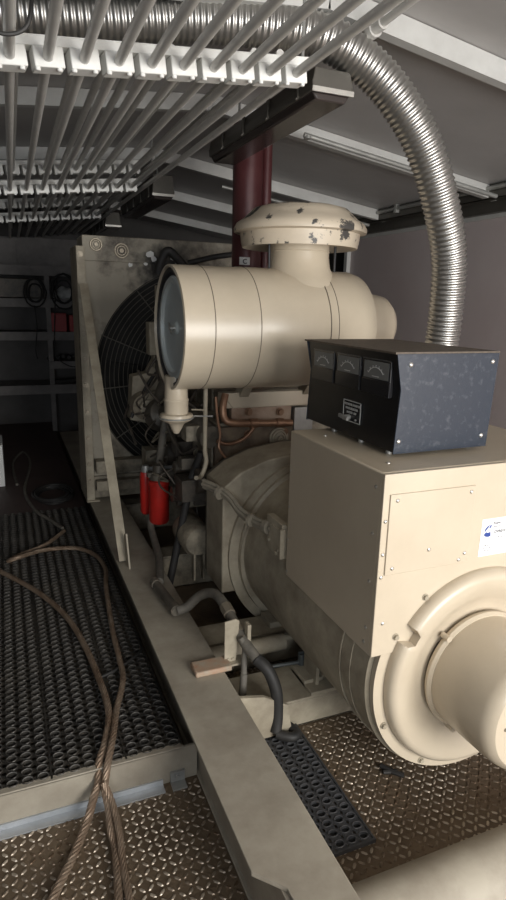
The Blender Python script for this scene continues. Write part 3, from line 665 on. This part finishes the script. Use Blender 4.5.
# ------------------------------------------------------------------ conduit racks
RD=V((.988,.099,.12))
def conduit_pt(i,y,tier): return V((.06+.015*(y-1.71),y,2.168+.0125*(y-1.71)+(.105 if tier else 0)))+RD*(SP*i)+V((.02 if tier else 0,-RD.y*SP*i,0))
def rack_pt(i,y,tier): return conduit_pt(i,y,tier)+V((0,RD.y*SP*i,0))
NC=10; SP=.0875
racks=[(1.713,'nearest white painted strut rack hanging from the roof, with clamp blocks'),
       (3.885,'second white strut rack behind the nearest, beside the far end of the first light fixture'),
       (5.5,'farthest white strut rack, above the top left of the radiator')]
ords=['first','second','third','fourth','fifth','sixth','seventh','eighth','ninth','tenth']
for r,lab in racks:
    t=thing('conduit_rack',tuple(rack_pt(4,r,0)),lab,'rack','conduit racks under the roof')
    up=V((0,0,.034))
    for tier in ((0,) if r<2 else (0,1)):
        pa=rack_pt(-7,r,tier); pb=rack_pt(NC-.5 if r<2 else NC-1.5,r,tier)
        b=MB(); b.bar(pa+up,pb+up,.042,.020); b.bar(pa+up+V((0,0,.011)),pb+up+V((0,0,.011)),.046,.003)
        b.build('strut_channel',BLOCKW,t)
        d=RD.normalized(); q=V((-d.y,d.x,0)).normalized()
        for i in range(-5,NC if r<2 else NC-1):
            p=rack_pt(i,r,tier); b=MB(); b.bar(p-d*.036,p+d*.036,.055,.046)
            for sg in (-1,1): b.tube([p+d*sg*.026-q*.020+V((0,0,-.021)),p+d*sg*.026-q*.020+V((0,0,-.030))],.007,8)
            b.build('clamp_block',BLOCKW,t,bevel=.004)
    each('hanger_rod',GALVD,t,[('tube',[p,(p.x,p.y,roofz(p.x))],.005,6) for p in (rack_pt(-6.8,r,tier)+up,rack_pt(NC-.6,r,tier)+up)])
for tier in (0,1):
    for i in range(NC):
        b=MB(); b.tube([conduit_pt(i,y,tier)+V((0,0,0)) for y in ((.25,1.2,1.75,3,4.2,5.4,7.55) if not tier else (1.93,3,4.2,5.4,7.55))],.0128,12)
        o=b.build('conduit',GALV)
        tag(o,'straight steel conduit, %s from the left in the %s row under the roof'%(ords[i],'lower' if not tier else 'upper'),'conduit','parallel conduits under the roof')
b=MB(); p=conduit_pt(0,1.50,0)
b.tube(spline([(p.x-.05,p.y-.02,p.z+.07),(p.x-.045,p.y-.02,p.z-.01),(p.x-.01,p.y-.02,p.z-.03),(p.x+.035,p.y-.02,p.z-.005),(p.x+.05,p.y-.02,p.z+.08)],6),.0045,8); b.tube([(p.x-.05,p.y-.02,p.z-.01),(p.x-.038,p.y-.02,p.z-.022)],.008,8)
tag(b.build('cable_tie',RUBBER),'black cable tie looped round the first conduit from the left','cable tie')
# separate conduits near the eave
b=MB(); b.tube(spline([(1.50,3.03,roofz(1.5)-.10),(2.0,3.03,roofz(2.0)-.10),(2.6,3.03,roofz(2.6)-.10),(2.80,3.03,roofz(2.8)-.10)],3),.0125,10); b.tube([(1.52,3.03,roofz(1.52)-.10),(1.52,3.03,roofz(1.52)-.115)],.02,10)
tag(b.build('conduit',GALVD),'thin conduit crossing under the roof just behind the second pale roof beam','conduit')
b=MB(); b.tube([(1.55,4.45,roofz(1.55)-.12),(2.82,4.45,roofz(2.82)-.12)],.0125,10)
tag(b.build('conduit',GALVD),'thin conduit crossing under the roof behind the mushroom cap','conduit')
b=MB(); b.tube([(2.845,1.6,2.33),(2.845,7.4,2.33)],.014,10); b.box((2.83,2.9,2.30),(2.86,2.93,2.36)); b.box((2.83,4.1,2.30),(2.86,4.13,2.36))
tag(b.build('conduit',GALVD),'long conduit running along the eave beam of the right wall','conduit')
b=MB(); b.tube([(1.22,1.30,2.53),(1.19,1.88,2.49)],.013,12); b.tube([(1.191,1.87,2.491),(1.189,1.91,2.488)],.020,14); b.tube([(1.189,1.91,2.488),(1.188,1.935,2.487)],.026,14)
tag(b.build('conduit',GALV),'short grey conduit ending in a round fitting above the bend of the silver duct','conduit')

# ------------------------------------------------------------------ strip light fixtures (off)
t=thing('light_fixture',(1.08,2.5,2.3),'nearest unlit dark strip light hanging below the roof in front of the red pipe','light fixture','unlit strip lights in a row')
fx0,fx1=1.00,1.15
def fixture(y0,y1,t,top=2.37):
    b=MB(); b.prism([(fx0,2.30),(fx0-.003,2.33),(fx0,2.335),(fx0+.006,top),(fx1-.012,top),(fx1,2.335),(fx1+.003,2.33),(fx1,2.30)],y0,y1,'xz'); b.build('housing',FIX,t,bevel=.003)
    b=MB(); b.prism([(fx0+.004,2.301),(fx0+.02,2.275),(fx1-.02,2.275),(fx1-.004,2.301)],y0+.01,y1-.01,'xz'); b.build('lens',LENS,t,bevel=.006)
    b=MB(); b.box((fx0-.003,y0-.006,2.296),(fx1+.003,y0,2.312)); b.build('end_trim',CHROME,t)
    k=y0+.1
    while k<y1:
        b=MB(); b.box((fx0-.008,k,2.30),(fx0+.004,k+.010,2.37)); b.dome((fx0-.008,k+.006,2.298),(0,0,-1),.006); k+=.26
        b.build('latch',FIX,t)
    for y in (y0+.2,y1-.2):
        b=MB(); b.tube([(1.08,y,top),(1.08,y,roofz(1.08))],.006,8)
        b.build('hanger_rod',GALVD,t)
fixture(1.97,3.06,t)
for (dy,lab) in ((2.38,'second unlit strip light, just above the top of the radiator'),(4.4,'farthest unlit strip light, near the back wall')):
    c=thing('light_fixture',(1.08,2.5+dy,2.3),lab,'light fixture','unlit strip lights in a row'); fixture(1.90+dy,3.06+dy,c,2.43)
b=MB(); b.box((2.05,7.53,2.27),(2.85,7.598,2.31)); b.tube([(2.08,7.51,2.29),(2.82,7.51,2.29)],.018,12); b.box((2.3,7.48,2.27),(2.5,7.55,2.31))
tag(b.build('batten_light',WHITE),'small white batten light on the back wall, just left of the red pipe','light fixture')

# ------------------------------------------------------------------ wire ropes
def rope(name,P,r,label,strands=6,pitch=.11,m=ROPEM):
    c=spline(P,14); b=MB(); 
    # frames
    T=[(c[min(i+1,len(c)-1)]-c[max(i-1,0)]).normalized() for i in range(len(c))]
    u=T[0].cross(V((0,0,1))).normalized(); U=[]
    for i in range(len(c)): u=(u-T[i]*u.dot(T[i])).normalized(); U.append(u.copy())
    s=[0]
    for i in range(1,len(c)): s.append(s[-1]+(c[i]-c[i-1]).length)
    n=int(s[-1]/.012); pts=[];
    for k in range(strands):
        path=[]; j=0
        for i in range(n+1):
            d=s[-1]*i/n
            while j<len(s)-2 and s[j+1]<d: j+=1
            f=(d-s[j])/max(1e-9,s[j+1]-s[j]); p=c[j].lerp(c[j+1],f); uu=U[j].lerp(U[j+1],f); tt=T[j].lerp(T[j+1],f).normalized(); w=tt.cross(uu)
            a=2*PI*(k/strands+d/pitch); path.append(p+(uu*math.cos(a)+w*math.sin(a))*r*.62)
        b.tube(path,r*.40,6)
    return tag(b.build(name,m),label,'wire rope')
A=[(-0.212,3.518,0.148),(-0.107,3.328,0.148),(0.029,3.090,0.148),(0.123,2.885,0.148),(0.196,2.654,0.148),(0.237,2.400,0.148),(0.255,2.201,0.148),(0.264,2.030,0.148),(0.257,1.913,0.148),(0.224,1.791,0.148),(0.194,1.724,0.132),(0.183,1.682,0.090),(0.165,1.654,0.070),(0.132,1.596,0.030),(0.079,1.504,0.016),(0.053,1.460,0.016),(0.009,1.383,0.016)]
B=[(0.276,3.821,0.148),(0.147,3.623,0.148),(0.001,3.517,0.148),(-0.064,3.451,0.148),(0.001,3.440,0.168),(0.142,3.545,0.148),(0.312,3.517,0.148),(0.410,3.374,0.148),(0.438,3.177,0.148),(0.410,2.967,0.148),(0.392,2.788,0.148),(0.367,2.490,0.148),(0.358,2.283,0.148),(0.346,2.126,0.148),(0.292,1.953,0.148),(0.252,1.798,0.158),(0.221,1.709,0.140),(0.201,1.657,0.090),(0.204,1.607,0.050),(0.200,1.546,0.030),(0.205,1.506,0.016),(0.197,1.425,0.016),(0.183,1.315,0.016)]
rope('wire_rope',A,.0135,'frayed steel wire rope curving over the grating to the left frame edge')
rope('wire_rope',B,.0125,'rusty wire rope looped on the grating, right of the other rope')
rope('wire_rope',[(.197,1.66,.11),(.215,1.62,.07),(.222,1.53,.04),(.215,1.42,.02),(.212,1.25,.018)],.011,'short rusty rope end lying against the right rope on the tread plate')
z=GZ+.012
def cable(P,r,label,m=RUBBER,cat='cable'):
    b=MB(); b.tube(spline(P,8),r,8); return tag(b.build('cable',m),label,cat)
cable([(.264,2.177,z),(.328,2.204,z),(.399,2.254,z),(.455,2.310,z),(.46,2.378,z)],.006,'short black cable on the grating touching the left edge of the rail')
z=GZ+.006
cable([(.273,3.9,z),(.204,4.10,z),(.121,4.343,z),(.073,4.839,z),(.148,5.654,z),(.10,6.1,z),(.0,5.7,z),(.02,5.0,z)],.012,'dark hose wandering over the far deck toward the back wall',HOSE,'hose')
P=[]
for i in range(60):
    a=i*.42; P.append((.27+.13*math.cos(a)+.02*math.sin(i*.3),4.6+.20*math.sin(a),z+.0045*i/6))
cable(P,.009,'loose black coil of cable on the deck left of the radiator foot')

# ------------------------------------------------------------------ back wall shelving
t=thing('storage_rack',(.3,7.25,GZ),'dim grey open shelving across the back wall','shelf')
for (z,h) in ((1.83,.10),(1.50,.09),(1.15,.09),(.56,.10)):
    b=MB(); b.box((-1.2,7.02,z),(2.6,7.05,z+h)); b.box((-1.2,7.03,z+h-.02),(2.6,7.5,z+h)); b.build('shelf_board',TIMBER,t)
b=MB(); b.box((.46,7.01,.84),(1.0,7.04,.92)); b.box((.46,7.03,.90),(1.0,7.5,.92)); b.build('shelf_board',TIMBER,t)
for x in (-1.15,.45,2.5):
    b=MB(); b.box((x,7.04,GZ),(x+.05,7.07,1.86)); b.build('upright',TIMBER,t)
b=MB(); b.box((-1.2,7.5,1.93),(2.6,7.55,2.25)); b.box((.205,7.485,1.93),(.215,7.5,2.25)); b.build('upper_panel',TIMBER,t)
def coil(name,c,R,n,label,m=RUBBER):
    rr=random.Random(n); P=[]
    for i in range(n*16):
        a=2*PI*i/16; q=R*(.85+.25*math.sin(i*.13)+.06*rr.random()); P.append((c[0]+q*math.cos(a)*.85, c[1]-.006*(i/16)+rr.random()*.01, c[2]+q*math.sin(a)*1.15))
    b=MB(); b.tube(P,.008,6); return tag(b.build(name,m),label,'cable')
coil('cable_coil',(.345,6.99,1.66),.12,6,'black cable coil hanging from the top shelf, left of the sack')
coil('cable_coil',(.64,6.99,1.68),.15,8,'bigger tangled cable coil hanging from the top shelf beside the radiator')
cable([(.33,6.99,1.52),(.345,6.99,1.3),(.32,6.99,1.05),(.335,6.99,.95)],.006,'thin cable end dangling below the left hanging coil')
cable([(.55,6.99,1.6),(.52,6.99,1.2),(.53,6.99,.98),(.66,6.99,.87),(.8,6.99,.86)],.006,'thin cable drooping from the right hanging coil to the small shelf')
b=MB(); b.box((.50,7.06,1.243),(.66,7.3,1.44)); b.box((.69,7.06,1.243),(.86,7.3,1.42))
for x in (.53,.57,.61): b.box((x,7.055,1.26),(x+.006,7.06,1.42))
b=MB(); b.box((.50,7.06,1.243),(.66,7.3,1.44)); b.box((.505,7.055,1.40),(.655,7.06,1.43)); tag(b.build('storage_crate',REDC,bevel=.006),'red plastic crate on the middle shelf, left of its dark twin','crate')
b=MB(); b.box((.69,7.06,1.243),(.86,7.3,1.42)); b.box((.695,7.055,1.38),(.855,7.06,1.41)); tag(b.build('storage_crate',REDC,bevel=.006),'red plastic crate on the middle shelf, nearest the radiator','crate')
bm=bmesh.new(); bmesh.ops.create_icosphere(bm,subdivisions=4,radius=1)
for v in bm.verts:
    n=noise.noise(v.co*2.2)*.25; v.co*=1+n; v.co=V((v.co.x*.12,v.co.y*.09,v.co.z*.10 if v.co.z>0 else v.co.z*.04))+V((.66,7.2,1.62))
me=bpy.data.meshes.new('plastic_sack'); bm.to_mesh(me); bm.free(); me.materials.append(CLOTH); me.polygons.foreach_set('use_smooth',[True]*len(me.polygons))
o=bpy.data.objects.new('plastic_sack',me); COL.objects.link(o); tag(o,'pale crumpled sack on the second shelf behind the hanging coils','sack')
b=MB(); b.box((-.9,7.1,1.593),(.5,7.4,1.80)); tag(b.build('storage_box',GREASE,bevel=.01),'long black box filling the second shelf from the top','box')
b=MB(); 
for i in range(5): b.tube([(.55+.06*i,7.1,.955+.012*(i%2)),(.60+.07*i,7.3,.955)],.022,10)
tag(b.build('hose_bundle',RUBBER),'dark bundle of hoses on the small shelf right of the upright','hose')
b=MB(); b.tube([(.50,7.1,.68),(.9,7.2,.69)],.03,12); b.tube([(.52,7.2,.68),(.95,7.15,.68)],.025,12); tag(b.build('hose_bundle',RUBBER),'dark bundle of hoses lying on the lowest shelf by the radiator','hose')
# white cabinet edge on far left
t=thing('white_cabinet',(-.25,5.2,GZ),'white cabinet edge standing at the left border of the view','cabinet')
b=MB(); b.box((-.55,5.0,GZ+.0),(-.068,5.4,.47)); b.build('body',WHITE,t,bevel=.004)
b=MB(); b.box((-.54,4.99,GZ+.02),(-.08,5.0,.455)); b.build('door',WHITE,t,bevel=.002)

# ------------------------------------------------------------------ light
w=bpy.data.worlds.new('World'); bpy.context.scene.world=w; w.use_nodes=True
bg=w.node_tree.nodes['Background']; bg.inputs[0].default_value=(.75,.85,1,1); bg.inputs[1].default_value=.6
def area(name,loc,rot,sx,sy,e,col):
    L=bpy.data.lights.new(name,'AREA'); L.shape='RECTANGLE'; L.size=sx; L.size_y=sy; L.energy=e; L.color=col
    o=bpy.data.objects.new(name,L); COL.objects.link(o); o.location=loc; o.rotation_euler=rot; return o
area('doorway_daylight',(1.75,YF+.02,1.40),(PI/2,0,0),1.9,1.8,165,(1,.975,.93))
area('left_fill_light',(-.62,YF+.02,1.6),(PI/2,0,0),.7,.95,27,(.86,.93,1))  # unseen cool fill, added to brighten the drum's left end cover

# ------------------------------------------------------------------ camera
cam=bpy.data.cameras.new('Camera'); co=bpy.data.objects.new('Camera',cam); COL.objects.link(co)
cam.sensor_fit='VERTICAL'; cam.sensor_height=36; cam.lens=24; cam.clip_start=.05
Mr=Matrix(((0.92552386,0.07022675,0.37212065),(-0.37797671,0.23156676,0.89638744),(0.0232204,0.97028091,-0.24086463)))
R_=Matrix((( Mr[0][0],Mr[0][1],-Mr[0][2]),(Mr[1][0],Mr[1][1],-Mr[1][2]),(Mr[2][0],Mr[2][1],-Mr[2][2])))
co.matrix_world=Matrix.Translation((0,0,1.62))@R_.to_4x4()
sc=bpy.context.scene; sc.camera=co
sc.view_settings.view_transform='Standard'; sc.view_settings.look='None'; sc.view_settings.gamma=1; sc.view_settings.exposure=0.08
sc.view_settings.use_curve_mapping=False
for o in bpy.data.objects:
    if '_o' in o.keys(): del o['_o']
